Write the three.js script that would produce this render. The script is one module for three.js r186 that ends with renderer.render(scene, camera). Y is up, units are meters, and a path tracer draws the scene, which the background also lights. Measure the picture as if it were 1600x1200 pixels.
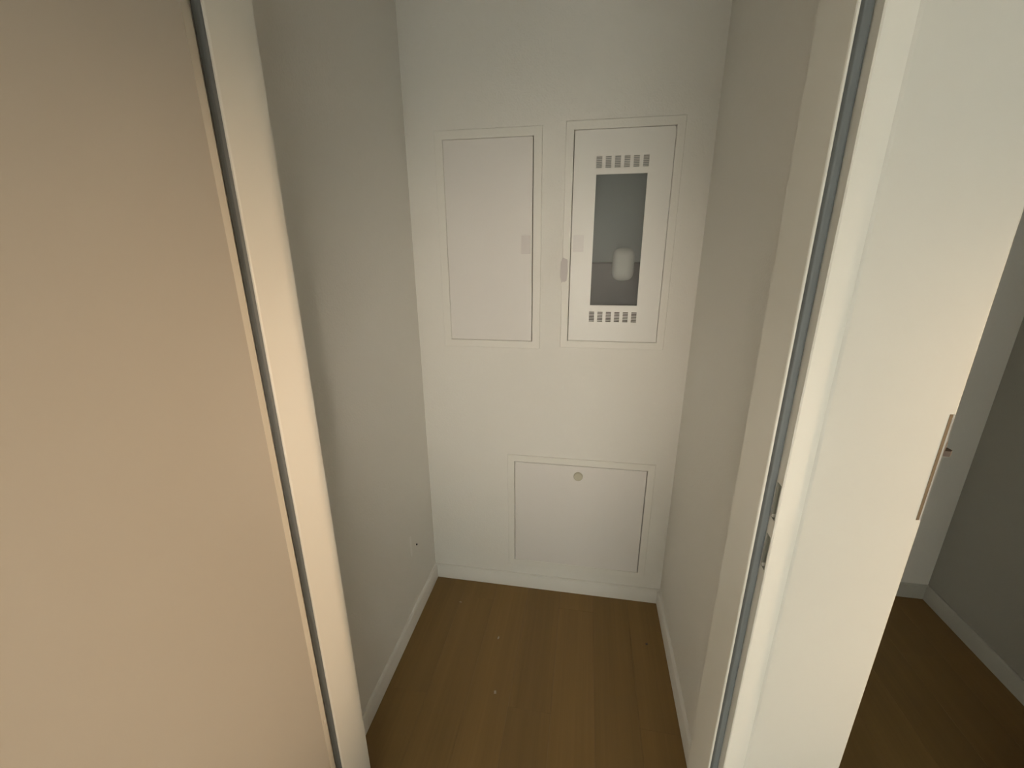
import * as THREE from 'three';
import { RoundedBoxGeometry } from 'three/addons/geometries/RoundedBoxGeometry.js';
import { mergeGeometries, toCreasedNormals } from 'three/addons/utils/BufferGeometryUtils.js';
import { Brush, Evaluator, SUBTRACTION } from 'three-bvh-csg';

// ---------- camera, background, exposure ----------
const scene = new THREE.Scene();
scene.background = new THREE.Color(0x000000);
const camera = new THREE.PerspectiveCamera(83.7, 1600 / 1200, 0.02, 30);
camera.position.set(0.450, 1.367, 0.534);
camera.rotation.order = 'YXZ';
camera.rotation.set(THREE.MathUtils.degToRad(-17.665), THREE.MathUtils.degToRad(9.785), THREE.MathUtils.degToRad(-0.345));
const renderer = new THREE.WebGLRenderer({ antialias: true });
renderer.toneMapping = THREE.LinearToneMapping;
renderer.toneMappingExposure = 1.0;
renderer.shadowMap.enabled = true;

// lamps (built at the end of the script)
const BOUNCE_FILL = { pos: [1.60, 1.10, 1.05], aim: [0.40, 0.78, 1.80], angle: 36, power: 50, color: [0.985, 1, 0.945] };  // added lamp, soft fill by bounce from the hall back wall
const WARM = { pos: [2.55, 1.10, 0.29], aim: [0.0, 0.95, 0.03], angle: 17, power: 12, color: [1, 0.70, 0.43] };
const INNER_FILL = { pos: [0.44, 1.22, 0.74], aim: [0.24, 1.00, -0.93], angle: 31, power: 1.55, color: [1, 0.83, 0.67] };  // added lamp behind the camera, brightens the closet at middle height

// ---------- helpers ----------
const used = {};
const numbered = (n) => { used[n] = (used[n] ?? -1) + 1; return used[n] ? `${n}_${String(used[n]).padStart(3, '0')}` : n; };
let sd = 7; const rnd = () => { sd = (sd * 1664525 + 1013904223) >>> 0; return sd / 4294967296; };
function group(name, pos = [0, 0, 0]) { const g = new THREE.Group(); g.name = numbered(name); g.position.set(...pos); scene.add(g); return g; }
function tag(o, label, category, grp) { o.userData.label = label; if (category) o.userData.category = category; if (grp) o.userData.group = grp; return o; }
function structure(o, label, category) { o.userData.kind = 'structure'; return tag(o, label, category); }
function clean(g) { g = g.index ? g.toNonIndexed() : g; for (const k of Object.keys(g.attributes)) if (!['position', 'normal', 'uv'].includes(k)) g.deleteAttribute(k); return g; }
function obj(name, geos, mat, parent = scene) {
  const list = (Array.isArray(geos) ? geos : [geos]).map(clean);
  const m = new THREE.Mesh(list.length > 1 ? mergeGeometries(list) : list[0], mat);
  m.name = parent === scene ? numbered(name) : name; m.castShadow = m.receiveShadow = true; parent.add(m); return m;
}
// box by limits, with uv in metres
function box(x0, x1, y0, y1, z0, z1, r = 0) {
  const g = r ? new RoundedBoxGeometry(x1 - x0, y1 - y0, z1 - z0, 2, r) : new THREE.BoxGeometry(x1 - x0, y1 - y0, z1 - z0);
  g.translate((x0 + x1) / 2, (y0 + y1) / 2, (z0 + z1) / 2);
  return metres(g);
}
function metres(g) {
  g = g.index ? g.toNonIndexed() : g;
  const p = g.attributes.position, n = g.attributes.normal, uv = new Float32Array(p.count * 2);
  for (let i = 0; i < p.count; i++) {
    const ax = Math.abs(n.getX(i)), ay = Math.abs(n.getY(i)), az = Math.abs(n.getZ(i));
    const [u, v] = ay > ax && ay > az ? [p.getX(i), p.getZ(i)] : ax > az ? [p.getZ(i), p.getY(i)] : [p.getX(i), p.getY(i)];
    uv[2 * i] = u; uv[2 * i + 1] = v;
  }
  g.setAttribute('uv', new THREE.BufferAttribute(uv, 2)); return g;
}
// upright bar from a plan outline of [x, z] points
function upright(pts, y0, y1, crease = 0.5) {
  const s = new THREE.Shape(pts.map(([x, z]) => new THREE.Vector2(x, -z)));
  let g = new THREE.ExtrudeGeometry(s, { depth: y1 - y0, bevelEnabled: false, steps: 1 });
  g.rotateX(-Math.PI / 2); g.translate(0, y0, 0);
  return metres(toCreasedNormals(g, crease));
}
// bar along x from an outline of [y, z] points
function along(pts, x0, x1, crease = 0.5) {
  const s = new THREE.Shape(pts.map(([y, z]) => new THREE.Vector2(-z, y)));
  let g = new THREE.ExtrudeGeometry(s, { depth: x1 - x0, bevelEnabled: false });
  g.rotateY(Math.PI / 2); g.translate(x0, 0, 0);
  return metres(toCreasedNormals(g, crease));
}
const rect = (x0, x1, y0, y1) => [[x0, y0], [x1, y0], [x1, y1], [x0, y1]];
// slab facing +z with holes: outline and holes are lists of [x, y]
function slab(outline, holes, z0, z1, bevel = 0) {
  const s = new THREE.Shape(outline.map((p) => new THREE.Vector2(...p)));
  for (const h of holes) s.holes.push(new THREE.Path(h.map((p) => new THREE.Vector2(...p))));
  const g = new THREE.ExtrudeGeometry(s, bevel ? { depth: z1 - z0 - 2 * bevel, bevelEnabled: true, bevelSize: bevel, bevelThickness: bevel, bevelOffset: -bevel, bevelSegments: 2 } : { depth: z1 - z0, bevelEnabled: false });
  g.translate(0, 0, bevel ? z0 + bevel : z0); return metres(g);
}

// ---------- materials ----------
function noiseTex(n, fn, srgb) {
  const d = new Uint8Array(n * n * 4);
  for (let j = 0; j < n; j++) for (let i = 0; i < n; i++) { const [r, g, b] = fn(i, j); const k = 4 * (j * n + i); d[k] = r; d[k + 1] = g; d[k + 2] = b; d[k + 3] = 255; }
  const t = new THREE.DataTexture(d, n, n); t.wrapS = t.wrapT = THREE.RepeatWrapping; t.magFilter = THREE.LinearFilter; t.minFilter = THREE.LinearMipmapLinearFilter; t.generateMipmaps = true;
  if (srgb) t.colorSpace = THREE.SRGBColorSpace; t.needsUpdate = true; return t;
}
// tiling value noise
function lattice(n) { const a = new Float32Array(n * n); for (let i = 0; i < a.length; i++) a[i] = rnd(); return (x, y) => { const xi = Math.floor(x), yi = Math.floor(y), fx = x - xi, fy = y - yi, s = (t) => t * t * (3 - 2 * t), m = (v) => ((v % n) + n) % n; const q = (i, j) => a[m(yi + j) * n + m(xi + i)]; const u = s(fx), v = s(fy); return (q(0, 0) * (1 - u) + q(1, 0) * u) * (1 - v) + (q(0, 1) * (1 - u) + q(1, 1) * u) * v; }; }
const N = 512, l128 = lattice(128), l32 = lattice(32), l8 = lattice(8);
const roller = noiseTex(N, (i, j) => { const v = 255 * (0.55 * l128(i / 4, j / 4) + 0.3 * l32(i / 16, j / 16) + 0.15 * l8(i / 64, j / 64)); return [v, v, v]; });
const rollerWall = roller.clone(); rollerWall.repeat.set(2.4, 2.4); rollerWall.needsUpdate = true;
const mat = (rgb, rough, extra = {}) => { const m = new THREE.MeshStandardMaterial({ roughness: rough, ...extra }); m.color.setRGB(...rgb); return m; };
const M = {
  wall: mat([0.85, 0.835, 0.785], 0.85, { bumpMap: rollerWall, bumpScale: 0.0006 }),
  shadedTrim: mat([0.55, 0.54, 0.48], 0.6),  // darker copy of trim, side room dimness put into the colour
  shadedWall: mat([0.42, 0.41, 0.36], 0.85, { bumpMap: rollerWall, bumpScale: 0.0006 }),  // darker copy of wall, shade on the side room wall put into the colour
  ceiling: mat([0.78, 0.77, 0.73], 0.9),
  trim: mat([0.84, 0.825, 0.775], 0.5),
  steel: mat([0.79, 0.775, 0.715], 0.42),
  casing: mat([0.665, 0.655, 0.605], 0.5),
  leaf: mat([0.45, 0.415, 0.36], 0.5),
  panel: mat([0.835, 0.81, 0.78], 0.5, { bumpMap: rollerWall, bumpScale: 0.0002 }),
  panelFrame: mat([0.85, 0.835, 0.78], 0.5, { bumpMap: rollerWall, bumpScale: 0.0004 }),
  latch: mat([0.74, 0.70, 0.68], 0.55),
  latchLight: mat([0.80, 0.775, 0.755], 0.5),
  smudge: mat([0.64, 0.60, 0.59], 0.8),
  meterDoor: mat([0.85, 0.84, 0.80], 0.4),
  knob: mat([0.60, 0.575, 0.46], 0.45),
  seal: mat([0.145, 0.16, 0.165], 0.55),
  metal: mat([0.55, 0.54, 0.51], 0.35, { metalness: 0.9 }),
  bronze: mat([0.20, 0.145, 0.09], 0.5, { metalness: 0.35 }),
  dark: mat([0.02, 0.018, 0.015], 0.8),
  housing: mat([0.56, 0.565, 0.56], 0.8),
  liner: mat([0.28, 0.28, 0.24], 0.7),
  meterBody: mat([0.80, 0.75, 0.70], 0.5),
  meterGrey: mat([0.20, 0.20, 0.195], 0.6),
  board: mat([0.13, 0.095, 0.085], 0.7),
  brown: mat([0.11, 0.085, 0.07], 0.7),
  filler: mat([0.92, 0.905, 0.87], 0.8),
  flake: mat([0.46, 0.39, 0.28], 0.8),
};

// ---------- floor: planks laid along z ----------
const grain = (k) => noiseTex(256, (i, j) => {
  const s = l8(i / 32 + 3 * k, j / 256 * 2), f = l128(i / 2 + 17 * k, j / 32), w = l32(i / 8 + 5 * k, j / 64);
  const v = 0.88 + 0.07 * s + 0.025 * f + 0.035 * w + 0.025 * (k % 3);
  return [Math.min(255, 143 * v), Math.min(255, 112 * v), Math.min(255, 64 * v)];
}, true);
const woods = [0, 1, 2, 3].map((k) => { const t = grain(k); t.repeat.set(4, 0.9); return new THREE.MeshStandardMaterial({ map: t, roughness: 0.55 }); });
const floor = group('floor'); structure(floor, 'brown wood laminate floor of long boards running into the closet', 'floor');
{
  const W = 0.133, X0 = -0.664, L = 1.25;
  const geoCache = {};
  for (let c = 0; c < 31; c++) {
    const x = X0 + c * W, off = [0.0, 0.42, 0.83][c % 3];
    for (let z = -1.25 - off; z < 1.9; z += L) {
      const a = Math.max(z, -1.25), b = Math.min(z + L, 1.9); if (b - a < 0.05) continue;
      const key = (b - a).toFixed(3);
      geoCache[key] ??= box(0.0001, W - 0.0001, -0.012, 0, 0.0001, b - a - 0.0001, 0.0004);
      const m = obj('plank', geoCache[key], woods[(c * 7 + Math.round(z * 3) + 40) % 4], floor); m.position.set(x, 0, a);
    }
  }
  for (let i = 1; i < floor.children.length; i++) floor.children[i].name = `plank_${String(i).padStart(3, '0')}`;
  obj('subfloor', box(X0, X0 + 31 * W, -0.10, -0.0125, -1.25, 1.9), M.brown, floor);
}

// ---------- room shell ----------
const H = 2.5, ZB = -0.929, XL = -0.144, XR = 0.794, FACE = 0.018;
const wl = (name, geos, label) => structure(obj(name, geos, M.wall), label, 'wall');
// closet back wall with three openings for the built-in boxes
const PL = { x0: -0.0200, x1: 0.2700, y0: 1.055, y1: 1.690 };
const PR = { x0: 0.3920, x1: 0.6850, y0: 1.062, y1: 1.700 };
const PS = { x0: 0.2060, x1: 0.7000, y0: 0.132, y1: 0.584 };
const opening = (p, m) => rect(p.x0 - m, p.x1 + m, p.y0 - m, p.y1 + m).reverse();
wl('wall_back', slab(rect(XL - 0.1, XR + 0.034, 0, H), [opening(PL, 0.012), opening(PR, 0.012), opening(PS, 0.012)], ZB - 0.18, ZB), 'off-white back wall of the closet carrying three access panels');
wl('wall_left', box(XL - 0.1, XL, 0, H, ZB, -0.085), 'off-white left wall of the closet');
wl('wall_right', box(XR, 0.8535, 0, H, ZB, -0.085), 'off-white right wall of the closet');
wl('wall_front', [box(-0.664, -0.04, 0, H, -0.085, FACE), box(-0.04, 0.7265, 2.042, H, -0.085, FACE), box(0.7265, 0.8535, 0, H, -0.085, FACE - 0.002), box(0.8535, 1.45, 2.03, H, -0.085, FACE), box(1.45, 3.456, 0, H, -0.085, FACE)], 'off-white hall wall around the two doorways');
wl('wall_alcove_back', box(0.828, 1.96, 0, H, -1.25, -1.127), 'dim far wall of the dark side room at the right edge');
structure(obj('wall_alcove_right', box(1.86, 1.96, 0, H, -1.127, -0.085), M.shadedWall), 'right wall of the dim side room at the right edge, shade put into its colour', 'wall');
wl('wall_alcove_left', box(0.828, 0.8535, 0, H, -1.127, ZB), 'hidden left wall of the side room');
wl('wall_hall_left', box(-0.664, -0.56, 0, H, FACE, 1.8), 'hall wall behind the open closet door');
wl('wall_hall_right', box(3.356, 3.456, 0, H, FACE, 1.8), 'far right wall of the hall');
wl('wall_hall_back', box(-0.664, 3.456, 0, H, 1.8, 1.9), 'hall wall behind the camera');
structure(obj('ceiling', box(-0.664, 3.456, H, H + 0.1, -1.25, 1.9), M.ceiling), 'white ceiling over closet and hall', 'ceiling');

// baseboards with a rounded upper edge
const bbProfile = (h, t) => [[0, 0], [h, 0], [h, t * 0.45], [h - t * 0.25, t * 0.85], [h - t * 0.6, t], [0, t]];
const BH = 0.062, BT = 0.012;
function baseboard(name, label, x0, x1, geo, m = M.trim) { return structure(obj(name, geo, m), label, 'baseboard'); }
baseboard('baseboard_back', 'low white baseboard under the closet back wall', 0, 0, along(bbProfile(BH, BT).map(([y, z]) => [y, ZB + z]), XL, XR));
{
  const p = bbProfile(BH, BT);
  const side = (x, s, z0, z1) => { // along z on wall x, growing by s
    const sh = new THREE.Shape(p.map(([y, t]) => new THREE.Vector2(s * t, y)));
    const g = new THREE.ExtrudeGeometry(sh, { depth: z1 - z0, bevelEnabled: false }); g.translate(x, 0, z0); return metres(toCreasedNormals(g, 0.5));
  };
  baseboard('baseboard_left', 'low white baseboard along the closet left wall', 0, 0, side(XL, 1, ZB + BT, -0.085));
  baseboard('baseboard_right', 'low white baseboard along the closet right wall', 0, 0, side(XR, -1, ZB + BT, -0.085));
  baseboard('baseboard_alcove_right', 'baseboard on the right wall of the dark side room', 0, 0, side(1.86, -1, -1.127 + BT, -0.085), M.shadedTrim);
  baseboard('baseboard_alcove_back', 'baseboard on the far wall of the dark side room', 0, 0, along(bbProfile(BH, BT).map(([y, z]) => [y, -1.127 + z]), 0.8535, 1.86), M.shadedTrim);
}

// ---------- steel closet door frame with seals and strike openings ----------
const trim1 = group('trim_1'); structure(trim1, 'white steel door frame of the closet with grey rubber seal', 'door frame');
{
  const F = 0.021, J = -0.089, HY = 2.0;
  const left = [[-0.04, F], [-0.0145, F], [-0.013, F - 0.0015], [-0.013, 0], [-0.0022, 0], [-0.0008, -0.0007], [0, -0.0025], [0, J + 0.003], [-0.003, J], [-0.04, J]];
  const right = left.map(([x, z]) => [0.686 - x, z]).reverse().map(([x, z]) => [x > 0.72 ? 0.7265 : x, z]);
  obj('left_jamb', upright(left, 0, HY, 0.3), M.steel, trim1);
  const ev = new Evaluator(); ev.attributes = ['position', 'normal', 'uv'];
  let rj = new Brush(upright(right, 0, HY, 0.3)); rj.updateMatrixWorld();
  const slots = [[1.033, 1.083], [0.957, 1.007]];
  for (const [a, b] of slots) {
    const s = new THREE.Shape(); const z0 = 0.0068, z1 = 0.0178, r = 0.0045; // slot outline in (z, y) with clipped corners
    s.moveTo(z0, a + r); s.lineTo(z0 + r, a); s.lineTo(z1 - r * 0.4, a); s.lineTo(z1, a + r * 0.4); s.lineTo(z1, b - r); s.lineTo(z1 - r, b); s.lineTo(z0 + r * 0.4, b); s.lineTo(z0, b - r * 0.4);
    const g = new THREE.ExtrudeGeometry(s, { depth: 0.016, bevelEnabled: false });
    g.rotateY(-Math.PI / 2); g.scale(1, 1, 1); g.translate(0.7125, 0, 0); // shape x -> world z, depth -> -x
    const b2 = new Brush(g); b2.updateMatrixWorld(); rj = ev.evaluate(rj, b2, SUBTRACTION); rj.updateMatrixWorld();
  }
  obj('right_jamb', rj.geometry, M.steel, trim1);
  for (const [a, b] of slots) tag(obj('strike_pocket', [box(0.7105, 0.7122, a, b, 0.0069, 0.0177), box(0.6985, 0.7105, a, b, 0.0069, 0.0074), box(0.6985, 0.7105, a, b, 0.0172, 0.0177), box(0.6985, 0.7105, a + 0.0001, a + 0.0008, 0.0074, 0.0172), box(0.6985, 0.7105, b - 0.0008, b - 0.0001, 0.0074, 0.0172)], M.liner, trim1), 'dark strike opening in the steel frame');
  obj('head', along([[HY, 0], [HY, J], [HY + 0.04, J], [HY + 0.04, F], [HY + 0.013, F], [HY + 0.013, 0]], -0.04, 0.7265), M.steel, trim1);
  // hollow rubber seal lying on the stop
  const sealP = (m) => [[-0.0128, 0.0002], [-0.0128, 0.003], [-0.0118, 0.005], [-0.0095, 0.0060], [-0.006, 0.0058], [-0.0036, 0.0048], [-0.0026, 0.003], [-0.0024, 0.0002]].map(([x, z]) => (m ? [0.686 - x, z] : [x, z]));
  tag(obj('seal', upright(sealP(false).reverse(), 0, HY, 0.9), M.seal, trim1), 'grey rubber seal strip in the left rebate');
  tag(obj('seal_001', upright(sealP(true), 0, HY, 0.9), M.seal, trim1), 'grey rubber seal strip in the right rebate');
}

// ---------- closet door leaf, standing open on the left ----------
const door1 = group('door_1', [0.012, 0.008, 0.045]); structure(door1, 'off-white closet door leaf standing open at the left', 'door');
{
  const LW = 0.705, LH = 1.985;
  const leafPlan = [[0, 0.001], [-0.001, 0], [-0.025, 0], [-0.025, -0.013], [-0.0385, -0.013], [-0.04, -0.0115], [-0.04, LW + 0.012], [-0.0385, LW + 0.013], [-0.025, LW + 0.013], [-0.025, LW], [-0.001, LW], [0, LW - 0.001]];
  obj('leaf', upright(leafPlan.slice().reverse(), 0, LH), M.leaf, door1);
  for (const [i, y] of [0.24, 1.68].entries()) {
    const g = new THREE.CylinderGeometry(0.0075, 0.0075, 0.11, 20); g.translate(-0.05, y, -0.012);
    obj(i ? 'hinge_001' : 'hinge', [metres(g), box(-0.047, -0.0405, y - 0.03, y + 0.03, -0.012, 0.03, 0.001)], M.metal, door1);
  }
  const lever = (s) => {
    const geos = [];
    const rose = new THREE.CylinderGeometry(0.026, 0.026, 0.008, 32); rose.rotateZ(Math.PI / 2); rose.translate(s > 0 ? 0.004 : -0.044, 1.05, LW - 0.06); geos.push(metres(rose));
    const neck = new THREE.CylinderGeometry(0.009, 0.009, 0.045, 20); neck.rotateZ(Math.PI / 2); neck.translate(s > 0 ? 0.028 : -0.068, 1.05, LW - 0.06); geos.push(metres(neck));
    geos.push(box(s > 0 ? 0.042 : -0.092, s > 0 ? 0.058 : -0.076, 1.042, 1.058, LW - 0.18, LW - 0.05, 0.006)); return geos;
  };
  obj('handle', lever(1), M.metal, door1); obj('handle_001', lever(-1), M.metal, door1);
  obj('lock_plate', [box(-0.0225, -0.0025, 0.87, 1.105, LW - 0.0005, LW + 0.002), box(-0.019, -0.006, 1.04, 1.07, LW + 0.0005, LW + 0.012, 0.002)], M.metal, door1);
}

// ---------- casing of the neighbouring doorway with its strike plate ----------
const trim2 = group('trim_2'); structure(trim2, 'broad white casing at the right between closet and dark side room', 'door casing');
{
  const pts = [[0.7266, 0.0161], [0.7266, 0.0209]];
  for (let i = 0; i <= 8; i++) { const t = i / 8; pts.push([0.7267 + 0.0035 * t, 0.0210 + 0.0015 * Math.sin(t * Math.PI / 2)]); }
  pts.push([0.7315, 0.0225], [0.8455, 0.0225], [0.8470, 0.0225], [0.8480, 0.0223], [0.8538, 0.0217], [0.8548, 0.0210], [0.8552, 0.0198], [0.8552, 0.0161]);
  obj('casing', [upright(pts.slice().reverse(), 0, 2.03, 0.35), box(0.8537, 0.8610, 0, 2.03, -0.085, -0.03, 0.001)], M.casing, trim2);
  const ang = Math.atan2(0.0006, 0.0062);
  const pl = box(-0.0022, 0.0012, 1.055, 1.190, -0.0006, 0.0004, 0.0002); pl.rotateY(ang); pl.translate(0.8508, 0, 0.0221);
  tag(obj('strike_plate', pl, M.bronze, trim2), 'narrow dark strike plate let into the casing edge');
  const lip = box(-0.0005, 0.0005, 1.055, 1.190, -0.0004, 0.0009, 0.0002); lip.rotateY(ang); lip.translate(0.8535, 0, 0.0217);
  obj('plate_edge', lip, M.metal, trim2);
  const kp = [[0.8537, 0.0155], [0.8660, 0.0165], [0.8695, 0.013], [0.8695, 0.006], [0.8537, 0.003]];
  tag(obj('keeper', [upright(kp.slice().reverse(), 1.1365, 1.1435), box(0.8537, 0.8605, 1.1435, 1.156, 0.004, 0.017, 0.002)], M.brown, trim2), 'small brown metal keeper jutting from the casing edge');
}
const trim3 = structure(obj('trim_3', [box(1.41, 1.449, 0, 2.03, -0.085, 0.027, 0.002), box(1.41, 1.53, 0, 2.03, 0.0182, 0.027, 0.002), box(0.8545, 1.409, 1.99, 2.029, -0.085, 0.027, 0.002)], M.casing), 'white casing on the far side of the neighbouring doorway', 'door casing');

// ---------- built-in panels on the back wall ----------
function ring(p, w, gap) { // frame border around panel p, slightly proud of the wall and softly rounded
  return slab(rect(p.x0 - w, p.x1 + w, p.y0 - w, p.y1 + w), [rect(p.x0 - gap, p.x1 + gap, p.y0 - gap, p.y1 + gap).reverse()], -0.030, 0.0042, 0.0022);
}
function housing(p, d) {
  const x0 = p.x0 - 0.0105, x1 = p.x1 + 0.0105, y0 = p.y0 - 0.0105, y1 = p.y1 + 0.0105, t = 0.003;
  return [box(x0, x1, y0, y1, -d, -d + t), box(x0, x0 + t, y0, y1, -d, -0.031), box(x1 - t, x1, y0, y1, -d, -0.031), box(x0, x1, y0, y0 + t, -d, -0.031), box(x0, x1, y1 - t, y1, -d, -0.031)];
}
{ // plain upper left panel
  const t = group('access_panel', [0, 0, ZB + 0.0002]); tag(t, 'plain tall white access panel on the back wall, left of the panel with the window', 'access panel', 'access panels on the closet back wall');
  obj('housing', housing(PL, 0.1), M.housing, t);
  obj('frame', ring(PL, 0.027, 0.0), M.panelFrame, t);
  obj('door', slab(rect(PL.x0 + 0.0008, PL.x1 - 0.0024, PL.y0 + 0.0008, PL.y1 - 0.0009), [], -0.012, 0.0030, 0.0009), M.panel, t);
  tag(obj('latch_cover', box(0.232, 0.2625, 1.346, 1.404, 0.0031, 0.0041, 0.0004), M.latch, t), 'greyish latch cover painted over near the right edge');
}
{ // upper right panel with window and vents
  const t = group('meter_cabinet', [0, 0, ZB + 0.0002]); tag(t, 'tall white cabinet door with a dark frosted window between two rows of vent slots', 'access panel', 'access panels on the closet back wall');
  obj('housing', housing(PR, 0.16), M.housing, t);
  obj('frame', ring(PR, 0.025, 0.0), M.panelFrame, t);
  const p = PR, a = p.x0 + 0.0022, b = p.x1 - 0.0013, c = p.y0 + 0.0008, d = p.y1 - 0.0016;
  const outline = [[a, c], [b, c], [b, d - 0.013], [b - 0.0022, d - 0.001], [b - 0.004, d], [a, d]];
  const win = { x0: 0.4625, x1: 0.6135, y0: 1.183, y1: 1.577 };
  const holes = [rect(win.x0, win.x1, win.y0, win.y1).reverse()], vents = [];
  for (const [y0, y1] of [[1.595, 1.628], [1.1285, 1.163]]) for (let k = 0; k < 6; k++) { const x = 0.461 + k * 0.0274; vents.push([x, x + 0.0168, y0, y1]); holes.push(rect(x, x + 0.0168, y0, y1).reverse()); }
  const door = obj('door', slab(outline, holes, -0.0012, 0.0032), M.meterDoor, t);
  const dv = [];
  const vy = { };
  vents.forEach(([x0, x1, y0, y1]) => {
    const g = []; const n = 7, pitch = (y1 - y0) / n;
    for (let k = 0; k < n; k++) g.push(box(x0, x1, y0 + k * pitch + pitch * 0.58, y0 + (k + 1) * pitch, -0.0008, 0.0026));
    dv.push(obj(dv.length ? `vent_${String(dv.length).padStart(3, '0')}` : 'vent', g, M.meterDoor, door));
  });
  const glass = new THREE.MeshPhysicalMaterial({ transmission: 0.95, roughness: 0.385, thickness: 0, ior: 1.4, specularIntensity: 0.4 }); glass.color.setRGB(0.86, 0.88, 0.88);
  tag(obj('window_pane', box(win.x0 - 0.006, win.x1 + 0.006, win.y0 - 0.006, win.y1 + 0.006, -0.0048, -0.0018), glass, door), 'frosted grey window pane');
  tag(obj('latch_cover', box(0.400, 0.433, 1.352, 1.403, 0.0033, 0.0042, 0.0004), M.latchLight, door), 'flat latch cover beside the left edge');
}
{ // what stands dimly behind the frosted pane
  const t = group('electricity_meter', [0.566, 1.31, ZB - 0.148]); tag(t, 'pale blurred meter behind the frosted window of the cabinet', 'meter');
  obj('body', box(-0.037, 0.033, -0.050, 0.054, 0.082, 0.132, 0.024), M.meterBody, t);
  const fb = group('meter_board', [0.54, 1.24, ZB - 0.1565]); tag(fb, 'dark brown lower board blurred behind the frosted window', 'board');
  obj('board', box(-0.12, 0.115, -0.165, 0.075, 0, 0.082, 0.004), M.board, fb);
}
{ // lower wide panel
  const t = group('access_panel', [0, 0, ZB + 0.0002]); tag(t, 'wide low white access panel with a round knob near its top edge, above the baseboard', 'access panel', 'access panels on the closet back wall');
  obj('housing', housing(PS, 0.1), M.housing, t);
  obj('frame', ring(PS, 0.027, 0.0), M.panelFrame, t);
  obj('door', slab([[PS.x0 + 0.0020, PS.y0 + 0.0002], [PS.x1 - 0.0028, PS.y0 + 0.0002], [PS.x1 - 0.0023, PS.y1 - 0.0016], [PS.x0 + 0.0018, PS.y1 - 0.0018]], [], -0.012, 0.0030, 0.0009), M.panel, t);
  const pr = [[0, 0.0085], [0.006, 0.0078], [0.0105, 0.0082], [0.0135, 0.0088], [0.0158, 0.0078], [0.0168, 0.0055], [0.0172, 0.002], [0.0172, 0]].map(([r, y]) => new THREE.Vector2(r, y));
  const g = new THREE.LatheGeometry(pr.reverse(), 40); g.rotateX(Math.PI / 2); g.translate(0.450, 0.541, 0.0031);
  tag(obj('knob', metres(g), M.knob, t), 'small round olive-grey knob');
}
function disc(rx, ry, th, n = 22, wob = 0.18) { const s = new THREE.Shape(); for (let i = 0; i < n; i++) { const a = i / n * Math.PI * 2, k = 1 + wob * (rnd() - 0.5); const x = rx * k * Math.sign(Math.cos(a)) * Math.pow(Math.abs(Math.cos(a)), 0.6), y = ry * k * Math.sign(Math.sin(a)) * Math.pow(Math.abs(Math.sin(a)), 0.6); i ? s.lineTo(x, y) : s.moveTo(x, y); } return new THREE.ExtrudeGeometry(s, { depth: th, bevelEnabled: false }); }
{ // grey tape residue left of the window panel
  const g = disc(0.0115, 0.039, 0.0005); g.translate(0.3735, 1.294, ZB + 0.0046);
  tag(obj('tape_residue', metres(g), M.smudge), 'small grey tape residue on the left edge of the windowed cabinet', 'tape residue');
}
{ // screw and filler on the closet left wall
  const g = new THREE.CylinderGeometry(0.0032, 0.0036, 0.003, 16); g.rotateZ(-Math.PI / 2); g.translate(XL + 0.0014, 0.294, -0.752);
  tag(obj('screw', metres(g), M.dark), 'tiny dark screw in the closet left wall near the back corner', 'screw');
  const f = disc(0.008, 0.045, 0.0006); f.rotateY(Math.PI / 2); f.translate(XL + 0.0001, 0.32, -0.703);
  tag(obj('filler_smear', metres(f), M.filler), 'faint pale filler smear on the closet left wall beside the dark screw', 'filler smear');
}
{ // dried paint on the frame beside the open door leaf
  const g = new THREE.SphereGeometry(1, 14, 10); g.scale(0.0016, 0.006, 0.0022); g.translate(-0.0125, 0.493, 0.0125);
  tag(obj('paint_blob', metres(g), M.filler), 'small dried paint blob on the steel frame beside the open door leaf', 'paint blob');
}
{ // crumbs on the closet floor
  const crumb = (x, z, rx, rz, m, label) => { const g = disc(rx, rz, 0.0012, 9, 0.7); g.rotateX(-Math.PI / 2); g.translate(x, 0.0002, z); tag(obj('paint_flake', metres(g), m), label, 'paint flake'); };
  crumb(0.188, -0.657, 0.003, 0.006, M.flake, 'tiny pale paint flake in the middle of the closet floor, farther from the camera');
  crumb(0.218, -0.457, 0.004, 0.005, M.flake, 'tiny pale paint flake on the closet floor, nearest to the camera');
  crumb(0.004, -0.796, 0.005, 0.0012, M.flake, 'thin pale paint sliver on the closet floor near the left back corner');
  crumb(0.722, -0.719, 0.004, 0.003, M.brown, 'tiny dark crumb on the closet floor by the right baseboard');
}

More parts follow.
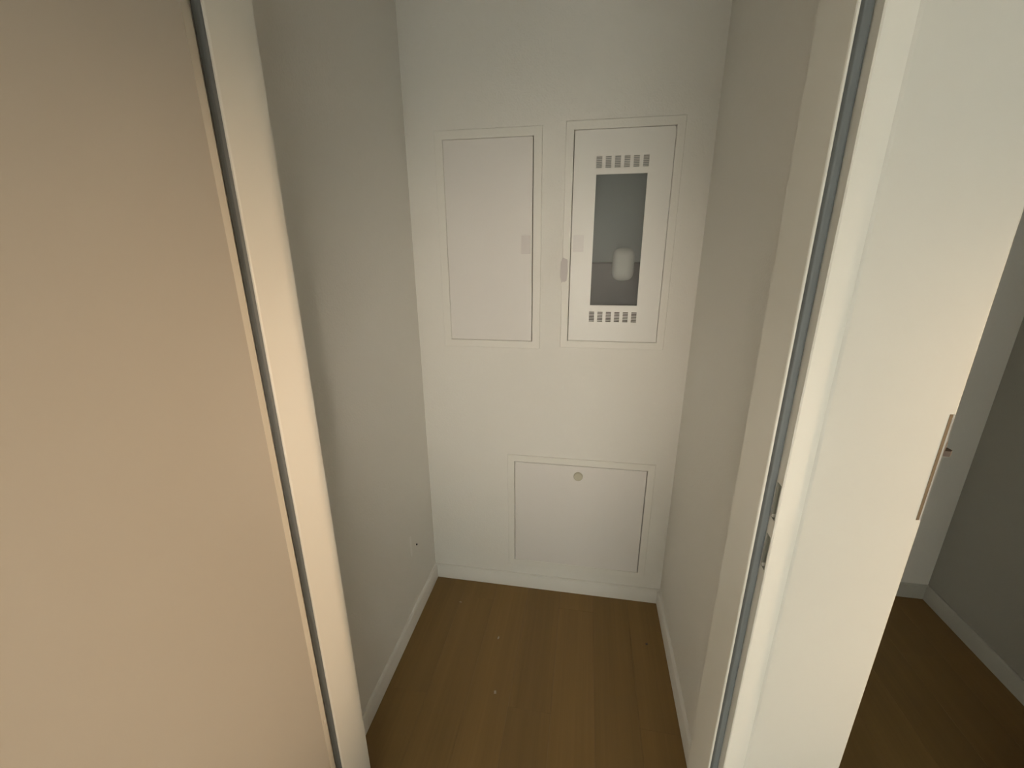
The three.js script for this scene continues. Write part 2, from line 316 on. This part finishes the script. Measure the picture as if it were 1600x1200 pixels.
// ---------- warm hall lamp and two added fill lamps ----------
// a lamp with a round reflector on a stand; its light sits just in front of the glowing face
function reflectorLamp(name, label, C, R, foot) {
  const P = new THREE.Vector3(...C.pos), A = new THREE.Vector3(...C.aim), k = R / 0.1;
  const t = group(name, [P.x, 0, P.z]); tag(t, label, 'lamp');
  const [fx, fz] = foot;
  const base = new THREE.CylinderGeometry(0.12, 0.13, 0.02, 40); base.translate(fx, 0.01, fz);
  const pole = new THREE.CylinderGeometry(0.01, 0.01, P.y - 0.02, 16); pole.translate(fx, 0.02 + (P.y - 0.02) / 2, fz);
  obj('base', base, M.dark, t); obj('pole', pole, M.dark, t);
  const d = Math.hypot(fx, fz), arm = new THREE.CylinderGeometry(0.008, 0.008, d, 12); arm.rotateX(Math.PI / 2); arm.rotateY(Math.atan2(fx, fz)); arm.translate(fx / 2, P.y - 0.04 * k, fz / 2); obj('arm', arm, M.dark, t);
  const dir = A.clone().sub(P).normalize(), q = new THREE.Quaternion().setFromUnitVectors(new THREE.Vector3(0, 1, 0), dir);
  const pr = [[0.0001, -0.10], [0.03, -0.098], [0.055, -0.08], [0.085, -0.045], [0.1, 0], [0.104, 0], [0.09, -0.05], [0.06, -0.085], [0.033, -0.104], [0.0001, -0.106]].map(([r, y]) => new THREE.Vector2(r * k, y * k));
  const sh = new THREE.LatheGeometry(pr, 48); sh.applyQuaternion(q); sh.translate(0, P.y, 0); obj('reflector', sh, M.dark, t);
  const em = new THREE.MeshStandardMaterial({ roughness: 0.6, emissiveIntensity: 1.0 }); em.color.setRGB(0.8, 0.8, 0.78); em.emissive.setRGB(...C.color);
  const face = new THREE.CylinderGeometry(0.092 * k, 0.088 * k, 0.004, 40); face.translate(0, -0.006, 0); face.applyQuaternion(q); face.translate(0, P.y, 0); obj('diffuser', face, em, t);
  const l = new THREE.SpotLight(0xffffff, C.power, 0, THREE.MathUtils.degToRad(C.angle), 1, 2); l.color.setRGB(...C.color); l.castShadow = true; l.shadow.radius = R * 50;
  l.position.set(dir.x * 0.01, P.y + dir.y * 0.01, dir.z * 0.01); t.add(l); l.target.position.set(A.x - P.x, A.y, A.z - P.z); t.add(l.target);
}
reflectorLamp('added_bounce_lamp', 'added fill lamp on a black stand, bouncing light off the hall wall behind the camera', BOUNCE_FILL, 0.1, [0.1, -0.1]);
reflectorLamp('floor_lamp', 'warm reflector lamp on a black stand far right in the hall', WARM, 0.05, [0.12, 0.05]);
reflectorLamp('added_fill_lamp', 'small added fill lamp on a black stand behind the camera, brightening the closet', INNER_FILL, 0.05, [0.02, 0.12]);
renderer.render(scene, camera);
